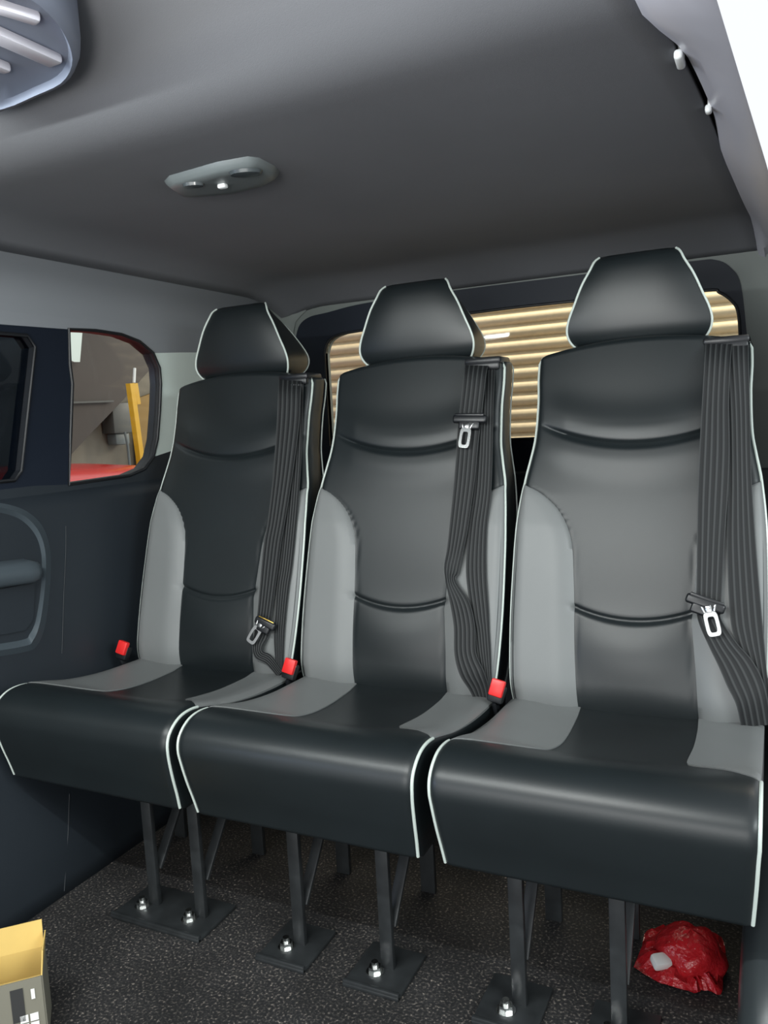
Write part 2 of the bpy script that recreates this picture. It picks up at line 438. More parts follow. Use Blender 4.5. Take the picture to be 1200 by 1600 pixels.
# ---- ground outside
o = B().box((0, .6, -.53), (9, 7, .02), 0).build('ground', MT['yard'], smooth=False); struct(o, 'workshop ground')

# ================================================================== SEATS
ZB, ZT = .445, 1.142
WT = [(.44, .226), (.50, .235), (.60, .240), (.70, .240), (.80, .237), (.885, .228), (.93, .219), (.97, .212), (1.05, .209), (1.10, .211), (1.15, .210)]
BT = [(.445, .098), (.516, .104), (.576, .108), (.637, .111), (.698, .115), (.761, .121), (.798, .133), (.83, .153), (.852, .176), (.868, .200), (.880, .229)]
w_ = lambda z: cr_tab(WT, z)
b_ = lambda z, s=-1: cr_tab(BT, z) + (.026*max(0, min(1, (.62-z)/.17)) if s > 0 else 0)
g_ = lambda d, s: math.exp(-(d/s)**2)
def front(x, z):   # x signed: the right seam sits a little further out near the bottom
    y = .434 + (z - .459)*.30
    w = w_(z); ax = abs(x)
    # side bolster swell
    if z < .9:
        bb = b_(z, x) if z < .880 else .229
        k = max(0, min(1, (ax - bb*.92)/.05)); k = k*k*(3-2*k); fade = max(0, min(1, (.90-z)/.10))
        y -= .012 * k * fade
        y += .003 * g_(ax - bb, .004) * min(1, fade*3)
    # creases
    zu = .957 + .046*(ax/.2)**2; fu = max(0, min(1, (.205-ax)/.06))
    y += .007 * g_(z - zu, .0055) * fu
    y -= .007 * g_(z - zu - .035, .035) * fu
    y -= .004 * g_(z - zu + .03, .03) * fu
    if ax < .135:
        zl = .618 + .020*(ax/.11)**2; fl = max(0, min(1, (.128-ax)/.012))
        y += .006 * g_(z - zl, .005) * fl
        y -= .010 * g_(z - zl + .06, .06) * fl * max(0, 1-(ax/.125)**2)
    if z < .50: y += .010 * ((.50-z)/.05)**2
    # gentle crown across
    y += .010 * (ax/w)**2 * max(0, min(1, (z-.86)/.14))
    return y
def yback(z): return .434 + (z-.459)*.30 + .092
def backrest_mesh():
    NZ, NX = 230, 56; L = []
    r = .013
    zs = [ZB + (ZT-ZB)*i/NZ for i in range(NZ+1)]
    def ring(z, shrink=0, dz=0):
        w = w_(z) - shrink; q = []
        us = [-1 + 2*i/NX for i in range(NX+1)]
        us = [math.copysign(abs(u)**.85, u) for u in us]
        for u in us:
            x = u*w; zz = z + .046*(x/.2)**2*math.exp(-((z-.957)/.07)**2) + .020*min(1.3, (x/.11)**2)*math.exp(-((z-.618)/.05)**2)
            x = u*(w_(zz) - shrink); e = max(0, (abs(x) - (w_(zz) - shrink - r))/r); y = front(x, zz) + r*(1 - math.sqrt(max(0, 1 - e*e))) + shrink
            q.append(Vector((x, y, zz + dz + (.022*(1 - u*u)*min(1, max(0, (z-1.0)/.14))))))
        yb = yback(z) - shrink
        for k in range(1, 4): q.append(Vector((w, q[NX].y + (yb - q[NX].y)*k/4, z + dz)))
        for k in range(5): q.append(Vector(((w - .01)*(1 - 2*k/4), yb, z + dz)))
        for k in range(3, 0, -1): q.append(Vector((-w, q[0].y + (yb - q[0].y)*k/4, z + dz)))
        return q
    for z in zs: L.append(ring(z))
    for s_, dz in ((.003, .004), (.008, .0075), (.018, .0100), (.035, .0105)): L.append(ring(ZT, s_, dz))
    b = B(); b.loops(L); return b
def bolster_mesh(sgn):
    b = B(); NZ, NU = 90, 10; F = []; off = .0022
    zs = [.447 + (.881-.447)*(1 - (1-i/NZ)**1.5) for i in range(NZ+1)]
    for z in zs:
        a, c = b_(z, sgn), w_(z)-.001
        if a > c: a = c - .0005
        row = []
        for i in range(NU+1):
            x = a + (c-a)*i/NU; e = max(0, (x - (w_(z) - .013))/.013); y = front(sgn*x, z) + .013*(1 - math.sqrt(max(0, 1-e*e)))
            row.append(Vector((sgn*x, y - off, z)))
        F.append(row)
    n = NU+1
    top = [p for r in F for p in r]; bot = [p + Vector((0, off + .002, 0)) for p in top]; N = len(top)
    f = []
    for i in range(NZ):
        for k in range(NU):
            q = [i*n+k, i*n+k+1, (i+1)*n+k+1, (i+1)*n+k]; f.append(q); f.append([j + N for j in q[::-1]])
    edge = [i*n for i in range(NZ+1)] + [NZ*n + k for k in range(1, n)] + [i*n + NU for i in range(NZ-1, -1, -1)] + [k for k in range(NU-1, 0, -1)]
    for i in range(len(edge)):
        a, c = edge[i], edge[(i+1) % len(edge)]; f.append([a, c, c+N, a+N])
    b.add(top + bot, f); return b
def back_piping(sgn, back=False):
    pts = []
    for i in range(60):
        z = .452 + (1.132-.452)*i/59; w = w_(z)
        y = front(w, z) + .013 if not back else yback(z) - .002
        pts.append(Vector((sgn*(w - .0005 if not back else w - .002), y - (.004 if not back else 0), z)))
    pts.append(pts[-1] + Vector((-sgn*.006, .004, .012)))
    if not back:
        pts.append(pts[-1] + Vector((-sgn*.006, .018, .006)))
    return B().tube(pts, .0028 if not back else .0018, 8)
# headrest
HW = [(1.150, .098), (1.156, .118), (1.168, .134), (1.190, .143), (1.215, .140), (1.25, .126), (1.29, .109), (1.32, .092), (1.338, .083), (1.346, .074)]
HF = [(1.150, .700), (1.160, .672), (1.175, .658), (1.20, .650), (1.26, .648), (1.31, .652), (1.335, .660), (1.346, .672)]
HB = [(1.150, .755), (1.160, .780), (1.18, .800), (1.21, .808), (1.25, .790), (1.29, .755), (1.32, .722), (1.338, .700), (1.346, .688)]
HX = -.006
def headrest():
    L = []; NZ = 44; n = 24
    for i in range(NZ+1):
        t = i/NZ; z = 1.150 + .196*t; w, yf, yb = cr_tab(HW, z), cr_tab(HF, z), cr_tab(HB, z); r = []
        m = (yf+yb)/2
        for k in range(n+1): u = -1 + 2*k/n; r.append(Vector((u*w, yf + (.010*abs(u)**3), z)))
        for k in range(1, 5): r.append(Vector((w - .018*(k/5)**1.5, yf + .010 + (yb-yf-.01)*k/5, z)))
        for k in range(n+1): u = 1 - 2*k/n; r.append(Vector((u*(w-.018), yb - .014*abs(u)**4, z)))
        for k in range(4, 0, -1): r.append(Vector((-w + .018*(k/5)**1.5, yf + .010 + (yb-yf-.01)*k/5, z)))
        L.append(r)
    return B().loops([[p + Vector((HX, 0, 0)) for p in q] for q in L])
def head_pipe(sgn, back):
    pts = []
    for i in range(40):
        z = 1.152 + .193*i/39; w, yf, yb = cr_tab(HW, z), cr_tab(HF, z), cr_tab(HB, z)
        pts.append(Vector((sgn*(w + .001), yf + .009, z)) if not back else Vector((sgn*(w - .017), yb - .012, z)))
    return B().tube([p + Vector((HX, 0, 0)) for p in pts], .0024 if not back else .0015, 8)
# cushion
PR = spline([(.500, .452), (.42, .456), (.30, .462), (.20, .476), (.13, .494), (.085, .504), (.050, .503), (.024, .492), (.006, .474), (0, .452), (.003, .425), (.012, .385), (.022, .350), (.030, .318)], 6)
def cush(x, y, z, k):
    """surface point of the cushion at width x for profile point (y,z)"""
    ax = abs(x); dish = max(0, 1 - (ax/.20)**2) * max(0, min(1, (y - .06)/.12)) * max(0, min(1, (.46-y)/.1 + .4))
    return z - .016*dish
CW = lambda t: .234 + .004*math.sin(min(1, t)*math.pi) - .006*max(0, t-.72)/.28
def cushion_mesh():
    NX = 44; L = []; n = len(PR); r = .016; cx, cz = .25, .40
    us = [-1 + 2*i/NX for i in range(NX+1)]
    for u in us + []:
        u = math.copysign(1 - (1-abs(u))**1.5, u)
        ring = []
        for k, p in enumerate(PR):
            w = CW(k/(n-1)); x = u*w; e = max(0, (abs(x) - (w - r))/r); sh = r*(1 - math.sqrt(max(0, 1-e*e)))*.8
            a = PR[max(0, k-1)]; c = PR[min(n-1, k+1)]; t = (c-a).normalized(); nn = Vector((t.y, -t.x))  # inward
            if nn.dot(Vector((cx, cz)) - p) < 0: nn = -nn
            ring.append(Vector((x, p.x + nn.x*sh, cush(x, p.x, p.y, k) + nn.y*sh)))
        w = CW(1)
        ring += [Vector((u*w, .05, .312)), Vector((u*w, .25, .315)), Vector((u*w, .50, .32))]
        L.append(ring)
    return B().loops(L)
def cush_patch(sgn):
    """grey inset on the cushion top: rows by depth y, from the piping edge inward"""
    IT = [(.096, .230), (.106, .195), (.120, .155), (.131, .130), (.142, .110), (.158, .097), (.185, .088), (.23, .082), (.30, .084), (.38, .089), (.44, .093)] if sgn < 0 else \
        [(.097, .230), (.120, .205), (.145, .178), (.165, .153), (.178, .136), (.192, .128), (.22, .126), (.30, .128), (.38, .127), (.44, .124)]
    y0 = IT[0][0]; ys_ = [y0 + (.44-y0)*(i/50)**1.9 for i in range(51)]; NU = 10; F = []
    import bisect
    prof = [(p.x, p.y) for p in PR if True][::-1]
    top = sorted([(p.x, p.y) for i, p in enumerate(PR) if i <= 32])
    for y in ys_:
        a = cr_tab(IT, y); c = .2345; row = []
        z = lerp_tab(top, y)
        for i in range(NU+1):
            x = a + (c-a)*i/NU; e = max(0, (x - (.236 - .016))/.016); sh = .8*.016*(1 - math.sqrt(max(0, 1-e*e)))
            row.append(Vector((sgn*x, y, cush(x, y, z, 0) - sh + .0022)))
        F.append(row)
    n = NU+1; NZ = 50; t = [p for r in F for p in r]; N = len(t); bo = [p - Vector((0, 0, .005)) for p in t]; f = []
    for i in range(NZ):
        for k in range(NU):
            q = [i*n+k, i*n+k+1, (i+1)*n+k+1, (i+1)*n+k]; f.append(q); f.append([j+N for j in q[::-1]])
    edge = [i*n for i in range(NZ+1)] + [NZ*n+k for k in range(1, n)] + [i*n+NU for i in range(NZ-1, -1, -1)] + [k for k in range(NU-1, 0, -1)]
    for i in range(len(edge)):
        a, c = edge[i], edge[(i+1) % len(edge)]; f.append([a, c, c+N, a+N])
    return B().add(t+bo, f)
def cush_pipe(sgn):
    n = len(PR); pts = []
    for k, p in enumerate(PR):
        if p.x > .102 and k < 40: continue
        w = CW(k/(n-1)); a = PR[max(0, k-1)]; c = PR[min(n-1, k+1)]; t = (c-a).normalized(); nn = Vector((t.y, -t.x))
        if nn.dot(Vector((.25, .40)) - p) < 0: nn = -nn
        pts.append(Vector((sgn*(w - .0025), p.x + nn.x*.0045, p.y + nn.y*.0045)))
    return B().tube(pts, .0028, 8)

cache = {}
def part(name, key, maker, m, parent, **kw):
    if key in cache:
        o = link(name, cache[key], parent)
    else:
        o = maker().build(name, m, parent, **kw); cache[key] = o.data
    return o

def ribbon(stations, off, name, parent, org, n=7, thick=.0014):
    """webbing through stations (leftpx, ypx, rightpx, ypx[, off])"""
    A_ = []; C_ = []
    for s in stations:
        o_ = s[4] if len(s) > 4 else off
        ol, orr = (o_ if isinstance(o_, tuple) else (o_, o_))
        A_.append(back_at(s[0], s[1], ol) - org); C_.append(back_at(s[2], s[3], orr) - org)
    A_ = spline(A_, n); C_ = spline(C_, n); m_ = len(A_); v = []; uv = []; K = 6; length = 0
    for i in range(m_):
        a, c = A_[i], C_[i]
        tn = (A_[min(i+1, m_-1)] + C_[min(i+1, m_-1)] - A_[max(i-1, 0)] - C_[max(i-1, 0)]).normalized()
        nr = tn.cross(c - a).normalized()
        if nr.y > 0: nr = -nr
        for k in range(K+1):
            v.append(a.lerp(c, k/K) + nr*thick/2); uv.append((k/K, i/m_))
        for k in range(K, -1, -1):
            v.append(a.lerp(c, k/K) - nr*thick/2); uv.append((k/K, i/m_))
    n2 = 2*(K+1); f = []
    for i in range(m_-1):
        for k in range(n2): f.append([i*n2+k, i*n2+(k+1) % n2, (i+1)*n2+(k+1) % n2, (i+1)*n2+k])
    f += [list(range(n2))[::-1], [(m_-1)*n2+k for k in range(n2)]]
    o = mesh(name, v, f, MT['belt'], parent, True, uv); sharp(o, 50); return o

def tongue(parent, org, c, ang, wid, off, latch, lang, gold=False):
    """black moulded tongue at pixel c, tilted ang in the plane of the backrest, with its metal plate"""
    p = back_at(*c, off) - org
    ex = Vector((math.cos(ang), 0, -math.sin(ang))); ez = Vector((math.sin(ang), .28*math.cos(ang), math.cos(ang))).normalized(); ey = ez.cross(ex).normalized()
    R = Matrix((ex, ey, ez)).transposed()
    b = B(); b.box(p, (wid, .014, .018), .005, R, 3); b.box(p - ez*.012 , (wid*.62, .012, .022), .004, R, 3)
    b.box(p + ez*.009 - ey*.004, (wid*.86, .006, .006), .002, R)
    o = b.build('tongue', MT['plastic'], parent)
    q = back_at(*latch, off + .006) - org
    ex = Vector((math.cos(lang), 0, -math.sin(lang))); ez = Vector((math.sin(lang), .28*math.cos(lang), math.cos(lang))).normalized(); ey = ez.cross(ex).normalized()
    R2 = Matrix((ex, ey, ez)).transposed()
    lo = []; li = []
    for i in range(24):
        a = 2*math.pi*i/24; sx = math.copysign(abs(math.cos(a))**.45, math.cos(a)); sz = math.copysign(abs(math.sin(a))**.45, math.sin(a))
        lo.append(q + ex*sx*.0125 + ez*sz*.0225); li.append(q + ex*sx*.0062 + ez*(sz*.0145 - .001))
    v, f = fill(lo, [li], thick=ey*.0025)
    b = B().add(v, f); b.bar(q + ez*.021, q + ez*.034, .011, .0025, up=ey)
    b.bar(q + ez*.021 + ex*.008, q + ez*.034 + ex*.013, .004, .0025, up=ey); b.bar(q + ez*.021 - ex*.008, q + ez*.034 - ex*.011, .004, .0025, up=ey)
    k = b.build('latch_plate', MT['chrome'], parent)
    if gold:
        B().box(p + ez*.011 - ey*.008, (wid*.75, .003, .0022), .0005, R).build('brass_edge', MT['gold'], parent)
    return o

def seat(cx, label, legs, rear, belts, tng, bucklepx, plates, bolts, yaw=0, foots=True):
    org = Vector((cx, 0, 0))
    t = thing('van_seat', label, 'seat', org, 'three passenger seats in a row')
    part('backrest', 'back', backrest_mesh, MT['black_leather'], t, ang=60)
    for s in (-1, 1):
        part('side_bolster', 'bol%d' % s, lambda: bolster_mesh(s), MT['grey_leather'], t, ang=60)
        part('piping', 'pip%d' % s, lambda: back_piping(s), MT['piping'], t)
        part('rear_piping', 'rpip%d' % s, lambda: back_piping(s, True), MT['piping'], t)
    h = part('headrest', 'head', headrest, MT['black_leather'], t, ang=55)
    for s in (-1, 1):
        part('piping', 'hp%d' % s, lambda: head_pipe(s, False), MT['piping'], h)
        part('rear_piping', 'hpb%d' % s, lambda: head_pipe(s, True), MT['piping'], h)
    for s in (-1, 1):
        part('headrest_post', 'post%d' % s, lambda: B().cyl((s*.055, .70, 1.12), (s*.055, .72, 1.18), .006), MT['chrome'], t)
    c = part('seat_cushion', 'cush', cushion_mesh, MT['black_leather'], t, ang=60)
    for s in (-1, 1):
        part('cushion_inset', 'cp%d' % s, lambda: cush_patch(s), MT['grey_leather'], c, ang=50)
        part('cushion_piping', 'cpp%d' % s, lambda: cush_pipe(s), MT['piping'], c)
    # frame under the cushion
    part('under_frame', 'uf', lambda: B().box((0, .15, .305), (.40, .03, .02)).box((0, .42, .305), (.40, .03, .02)).box((-.19, .28, .305), (.03, .30, .02)).box((.19, .28, .305), (.03, .30, .02)), MT['steel_dark'], t)
    for s in (-1, 1): part('back_hinge', 'bh%d' % s, lambda: B().box((s*.12, .50, .40), (.03, .03, .24)), MT['steel_dark'], t)
    for x in legs:
        x -= cx
        part('leg', 'leg%.3f' % x, lambda: B().bar((x, .155, .004), (x, .155, .30), .026, .012, up=(0, 1, 0)), MT['steel_dark'], t)
        part('brace', 'br%.3f' % x, lambda: B().bar((x + .004, .166, .085), (x + .004, .33, .30), .008, .022, up=(1, 0, 0)), MT['steel_dark'], t)
    for x in rear:
        x -= cx
        part('leg', 'rleg%.3f' % x, lambda: B().bar((x, .42, .0), (x, .42, .30), .034, .012, up=(0, 1, 0)), MT['steel_dark'], t)
    for (x0, x1) in plates:
        x0 -= cx; x1 -= cx
        part('foot_plate', 'fp%.3f' % x0, lambda: B().box(((x0+x1)/2, .150, .004), (x1-x0, .13, .008), .002).box(((x0+x1)/2, .090, .007), (x1-x0, .008, .014), .002), MT['steel_dark'], t)
    for x, y in bolts:
        x -= cx
        def mk():
            b = B(); b.cyl((x, y, .008), (x, y, .011), .017, n=24); b.cyl((x, y, .011), (x, y, .021), .0125, n=6); b.cyl((x, y, .021), (x, y, .030), .0065, n=14); return b
        part('bolt', 'bo%.3f' % x, mk, MT['zinc'], t)
    # belt
    up_g = B(); gx = .165
    up_g.box((gx, .672, 1.150), (.085, .075, .016), .006); up_g.box((gx, .640, 1.138), (.080, .014, .018), .005)
    part('belt_guide', 'guide', lambda: up_g, MT['plastic'], t)
    e = None
    for (nm, st, off) in belts:
        e = ribbon(st, off, 'seat_belt', t, org)
        if nm == 'A': tongue(e, org, **tng)
    # buckle
    if bucklepx:
        u, vv, yy_ = bucklepx
        p = at(u, vv, 1, yy_) - org
        ez = Vector((.22, .30, .93)).normalized(); ex = Vector((1, 0, -.25)); ex = (ex - ez*ex.dot(ez)).normalized(); ey = ez.cross(ex)
        R = Matrix((ex, ey, ez)).transposed()
        b = B(); b.box(p - ez*.012 + ey*.010, (.032, .020, .036), .004, R); b.bar(p - ez*.028 + ey*.01, Vector((-.2475, p.y + .02, .40)), .008, .020, up=(0, 1, 0))
        bo = b.build('buckle', MT['plastic'], t)
        B().box(p + ey*-.001, (.028, .014, .034), .003, R).build('release_button', MT['red'], bo)
        # anchor block of the belt's lower end
    return t

b1A = ('A', [(436, 585, 472, 588, -.012), (435, 610, 470, 612), (433, 655, 468, 657), (430, 700, 463, 701), (426, 750, 456, 750), (419, 811, 446, 812), (413, 845, 440, 846), (409, 882, 435, 884), (406, 918, 430, 920), (402, 960, 424, 964), (397, 990, 420, 993, .024), (394, 1006, 411, 1010, .03), (398, 1027, 412, 1018, .03), (416, 1038, 424, 1024, .022), (434, 1058, 442, 1048, .020)], .029)
b1B = ('B', [(455, 600, 474, 600), (453, 690, 472, 690), (450, 747, 469, 747), (445, 811, 464, 811), (438, 882, 457, 882), (433, 916, 452, 916), (430, 960, 447, 960), (428, 1000, 444, 1000), (432, 1054, 442, 1050)], .020)
b2A = ('A', [(727, 566, 764, 567, -.012), (725, 584, 760, 585), (719, 636, 754, 638), (715, 670, 750, 672), (713, 707, 746, 708), (709, 757, 741, 758), (702, 825, 731, 827), (698, 860, 724, 860), (694, 885, 717, 895, (.042, .022)), (697, 912, 712, 906, (.040, .024)), (704, 947, 733, 940, .03), (709, 980, 742, 976), (710, 1022, 744, 1020), (718, 1054, 756, 1048), (733, 1078, 763, 1070, .022), (742, 1096, 766, 1092, .018)], .030)
b2B = ('B', [(748, 575, 774, 575, -.004), (749, 636, 771, 637), (742, 757, 768, 758), (733, 825, 761, 826), (728, 892, 760, 893), (736, 957, 764, 958), (742, 985, 765, 985), (746, 1019, 767, 1019), (757, 1080, 769, 1080)], .020)
b3A = ('A', [(1103, 528, 1146, 528, -.012), (1101, 560, 1142, 560), (1097, 628, 1139, 629), (1093, 702, 1140, 703), (1090, 775, 1137, 776), (1089, 849, 1132, 850), (1088, 923, 1128, 926), (1088, 950, 1126, 955), (1092, 974, 1128, 970), (1108, 1011, 1151, 1004), (1123, 1042, 1174, 1030), (1136, 1072, 1190, 1058), (1150, 1101, 1199, 1090), (1158, 1136, 1206, 1132, .02)], .031)
b3B = ('B', [(1128, 528, 1170, 528, -.012), (1130, 562, 1170, 562), (1136, 640, 1172, 640), (1138, 739, 1174, 739), (1136, 849, 1181, 850), (1140, 956, 1190, 956), (1148, 1000, 1194, 1000), (1165, 1047, 1198, 1047), (1176, 1112, 1206, 1108)], .020)

seat(-.4948, 'leftmost of the three black and grey leather van seats, beside the dark wall panel',
     [-.470, -.343], [-.62, -.38], [b1B, b1A], dict(c=(415, 974), ang=.35, wid=.056, off=.038, latch=(397, 992), lang=.55, gold=True),
     (192, 1012, .40), [(-.535, -.298)], [(-.489, .135), (-.361, .135)])
seat(0, 'middle black and grey leather van seat, belt tongue hanging high near its shoulder',
     [-.098, .096], [-.144, .068], [b2B, b2A], dict(c=(734, 655), ang=.05, wid=.076, off=.040, latch=(726, 684), lang=.12),
     (453, 1041, .395), [(-.160, -.050), (.034, .148)], [(-.117, .133), (.079, .133)])
seat(.4993, 'rightmost black and grey leather van seat, nearest the open side door',
     [.351, .521], [.345, .497], [b3B, b3A], dict(c=(1102, 943), ang=.32, wid=.070, off=.042, latch=(1113, 975), lang=-.25),
     (777, 1075, .39), [(.285, .395), (.470, .580)], [(.334, .128), (.505, .128)])

# ================================================================== CEILING FITTINGS
# dome lamp
t = thing('dome_lamp', 'grey overhead courtesy lamp on the headliner above the seats', 'ceiling lamp', (-.10, .08, 1.46))
OL = [at(u, v, 2, 1.458) - Vector((-.10, .08, 1.46)) for u, v in [(262, 284), (270, 276), (340, 256), (385, 248), (402, 250), (425, 262), (432, 270), (415, 280), (365, 293), (300, 299), (283, 299)]]
cen = sum(OL, Vector())/len(OL); cen.z = 0
L = []
for s, z in ((1.06, .0), (1.03, -.006), (.97, -.012), (.90, -.015), (.6, -.016)):
    L.append([Vector((cen.x + (p.x-cen.x)*s, cen.y + (p.y-cen.y)*s, z)) for p in OL])
B().loops(L).build('lamp_housing', MT['lamp_body'], t, ang=50)
for (u, v, rx, ry) in ((384, 270, .030, .016), (302, 289, .020, .011)):
    p = at(u, v, 2, 1.443) - Vector((-.10, .08, 1.46)); ring = []
    L = []
    for s, dz in ((1, .002), (.9, -.003), (.5, -.004)):
        L.append([p + Vector((rx*s*math.cos(a)*.9 - ry*s*math.sin(a)*.3, ry*s*math.sin(a) + rx*s*math.cos(a)*.3, dz)) for a in [2*math.pi*i/20 for i in range(20)]])
    B().loops(L).build('lens', MT['lamp_lens'], t)
p = at(348, 291, 2, 1.441) - Vector((-.10, .08, 1.46))
B().box(p, (.016, .012, .008), .003).build('switch', MT['white'], t)
# overhead console at the front left of the headliner
KZ = 1.487
KO = [at(u, v, 2, KZ) for u, v in [(-90, 60), (-70, -20), (-10, -55), (50, -45), (98, 0), (122, 45), (126, 85), (105, 118), (60, 140), (0, 165), (-60, 170), (-90, 130)]]
KO = spline(KO + [KO[0]], 3)[:-1]; K = sum(KO, Vector())/len(KO)
t = thing('overhead_vent_console', 'bluish grey moulded console on the ceiling at the top left corner', 'console', K)
L = []
for s_, z in ((1.0, .08), (1.0, .010), (.98, -.004), (.93, -.012), (.85, -.014), (.80, -.006), (.5, -.004)):
    L.append([Vector(((p.x-K.x)*s_, (p.y-K.y)*s_, z)) for p in KO])
B().loops(L).build('housing', MT['console'], t, ang=50)
for (u0, v0, u1, v1, w) in ((-60, 30, 88, 96, .024), (-70, 75, 12, 108, .016), (-50, -5, 60, 30, .016)):
    B().bar(at(u0, v0, 2, KZ - .010) - K, at(u1, v1, 2, KZ - .010) - K, w, .012, up=(0, 0, 1), bev=.004).build('louvre', MT['rail_trim'], t)
# white pieces standing in for daylight showing through the right rail gap
for i, (u, v, sz, m, lab) in enumerate(((1062, 93, .017, 'white', 'long white piece standing in for daylight in the gap beside the headliner, nearest the top'), (1107, 171, .015, 'white', 'round white piece standing in for daylight in the gap beside the headliner, lower one'))):
    p = at(u, v, 2, 1.455)
    b = B(); b.box(p, (sz*.62, sz*(2.4 if i == 0 else 1.1), .012), .004, seg=3); b.box(p + Vector((.002, 0, .008)), (sz*.4, sz, .016), .002)
    o = b.build('daylight_spot', MT[m]); tag(o, lab, 'daylight spot', 'white stand-ins for daylight along the right roof rail')

# ================================================================== LEFT WALL STORAGE MOULDING
XM = -.818
def wm(u, v, dx=0):
    p = at(u, v, 0, -.81); p = at(u, v, 0, XL(p.z) + dx); return p
t = thing('armrest_moulding', 'dark armrest pocket moulded into the left side panel, at the photo\'s left edge', 'armrest', (-.81, .15, .72))
org = Vector((-.81, .15, .72))
RIM = [(-60, 795), (-20, 792), (10, 795), (38, 806), (58, 826), (69, 852), (72, 885), (69, 930), (62, 975), (52, 1000), (36, 1010), (-60, 1025)]
rim = spline([wm(*p, .012) - org for p in RIM], 5)
rimo = spline([wm(*p, .000) - org for p in [(-60, 788), (-20, 785), (12, 788), (42, 799), (65, 820), (77, 850), (80, 885), (77, 932), (70, 980), (58, 1008), (38, 1019), (-60, 1034)]], 5)
rimi = spline([wm(*p, .000) - org for p in [(-60, 803), (-20, 800), (8, 803), (33, 813), (52, 832), (62, 855), (65, 885), (62, 930), (55, 970), (46, 990), (32, 1000), (-60, 1014)]], 5)
b = B(); b.loops([rimo, rim, rimi], closed=False); b.build('rim', MT['mold'], t, ang=70)
v, f = fill([p + Vector((.001, 0, 0)) for p in rimi]); mesh('pocket_back', v, f, MT['dark_panel'], t, smooth=False)
# armrest ledge
q0 = wm(-60, 905, 0) - org; q1 = wm(60, 890, 0) - org
L = []
for k in range(11):
    p = q0.lerp(q1, k/10); s = 1 if k < 9 else (.8 if k == 9 else .3)
    L.append([p + Vector(c)*1 for c in ((0, 0, .030*s), (.030*s, 0, .026*s), (.044*s, 0, .016*s), (.047*s, 0, 0), (.044*s, 0, -.018*s), (.030*s, 0, -.026*s), (0, 0, -.030*s))])
B().loops(L).build('armrest_pad', MT['mold'], t, ang=60)
lp = [wm(*p, .006) - org for p in [(-60, 932), (55, 910), (52, 968), (40, 985), (-60, 1003)]]
v, f = fill(lp, thick=(-.01, 0, 0)); mesh('lower_panel', v, f, MT['dark_panel'], t, smooth=False)
# vertical ridge of the sill below
# ================================================================== RIGHT WHEEL ARCH COVER
b = B(); L = []
for i in range(25):
    y = -.02 + 1.17*i/24; h = -.13*max(0, 1-i/4)**2
    L.append([Vector((x, y, z)) for x, z in ((.702, 0), (.702, .15+h), (.705, .20+h), (.713, .235+h), (.73, .255+h), (.76, .265+h), (.81, .267+h), (.81, 0))])
b.loops(L); o = b.build('wheel_arch_cover', mat('arch_plastic', (.032, .038, .040), .3)); tag(o, 'dark plastic wheel arch cover at the lower right corner', 'wheel arch')
# ================================================================== THINGS ON THE FLOOR
# cardboard box, open
t = thing('cardboard_box', 'small open cardboard carton with tan inside, on the floor at the lower left', 'box', (-.50, -.28, 0))
o_ = Vector((-.50, -.28, 0)); H = .118
TR = at(64, 1524, 2, H); # near right top corner
TL = at(-60, 1556, 2, H)
ex = (TL - TR); ex.z = 0; Lx = ex.length; ex.normalize(); ey = Vector((0, 0, 1)).cross(ex); 
if ey.y < 0: ey = -ey
D = .085
c0, c1, c2, c3 = [p - o_ for p in (TR, TR + ex*Lx, TR + ex*Lx + ey*D, TR + ey*D)]
dn = Vector((0, 0, -H))
def slab(a, b_, c, d, name, m, th=.0025):
    nrm = (b_-a).cross(d-a).normalized(); v = [a, b_, c, d]; v2 = [p + nrm*th for p in v]
    return B().add(v + v2, [[0, 1, 2, 3], [7, 6, 5, 4], [0, 4, 5, 1], [1, 5, 6, 2], [2, 6, 7, 3], [3, 7, 4, 0]]).build(name, m, t, smooth=False)
slab(c0, c1, c1+dn, c0+dn, 'front_side', MT['card_out'])
slab(c3, c0, c0+dn, c3+dn, 'right_side', MT['card_out'])
slab(c2, c3, c3+dn, c2+dn, 'back_side', MT['card_in'])
slab(c1, c2, c2+dn, c1+dn, 'left_side', MT['card_in'])
slab(c0+dn*.98, c1+dn*.98, c2+dn*.98, c3+dn*.98, 'bottom', MT['card_in'])
# inner faces
ins = Vector((0, 0, 0))
slab(c0+ey*.003-ex*0, c1+ey*.003, c1+ey*.003+dn, c0+ey*.003+dn, 'front_lining', MT['card_in'], .0005)
fl = slab(c3, c2, c2 + Vector((0, 0, .045)) + ey*.012, c3 + Vector((0, 0, .045)) + ey*.012, 'flap', MT['card_in'])
slab(c0, c3, c3 + Vector((0, 0, .030)) - ex*.004, c0 + Vector((0, 0, .026)) - ex*.002 + ey*.03, 'flap', MT['card_in'], .002)
nf = ex.cross(Vector((0, 0, 1))).normalized()
if nf.y > 0: nf = -nf
def onface(a, z0, w, h, m, name):
    p = c0 + ex*a + Vector((0, 0, -z0)) + nf*.0034
    return slab(p, p + ex*w, p + ex*w - Vector((0, 0, h)), p - Vector((0, 0, h)), name, m, .0006)
onface(.030, .012, .020, .060, MT['ink'], 'printed_code')
onface(.012, .018, .006, .018, MT['label_white'], 'printed_mark')
onface(.075, .000, .010, .118, MT['ink'], 'printed_band')
for a_, z_ in ((.010, .062), (.026, .062), (.010, .078), (.026, .078)): onface(a_, z_, .013, .0135, MT['label_white'], 'printed_square')
# ================================================================== OUTSIDE THE LEFT WINDOW
XO = -3.0
o = B().box((XO - .06, 1.6, .9), (.1, 7, 3.6), 0).build('wall_left_outside', MT['concrete'], smooth=False); struct(o, 'concrete workshop wall')
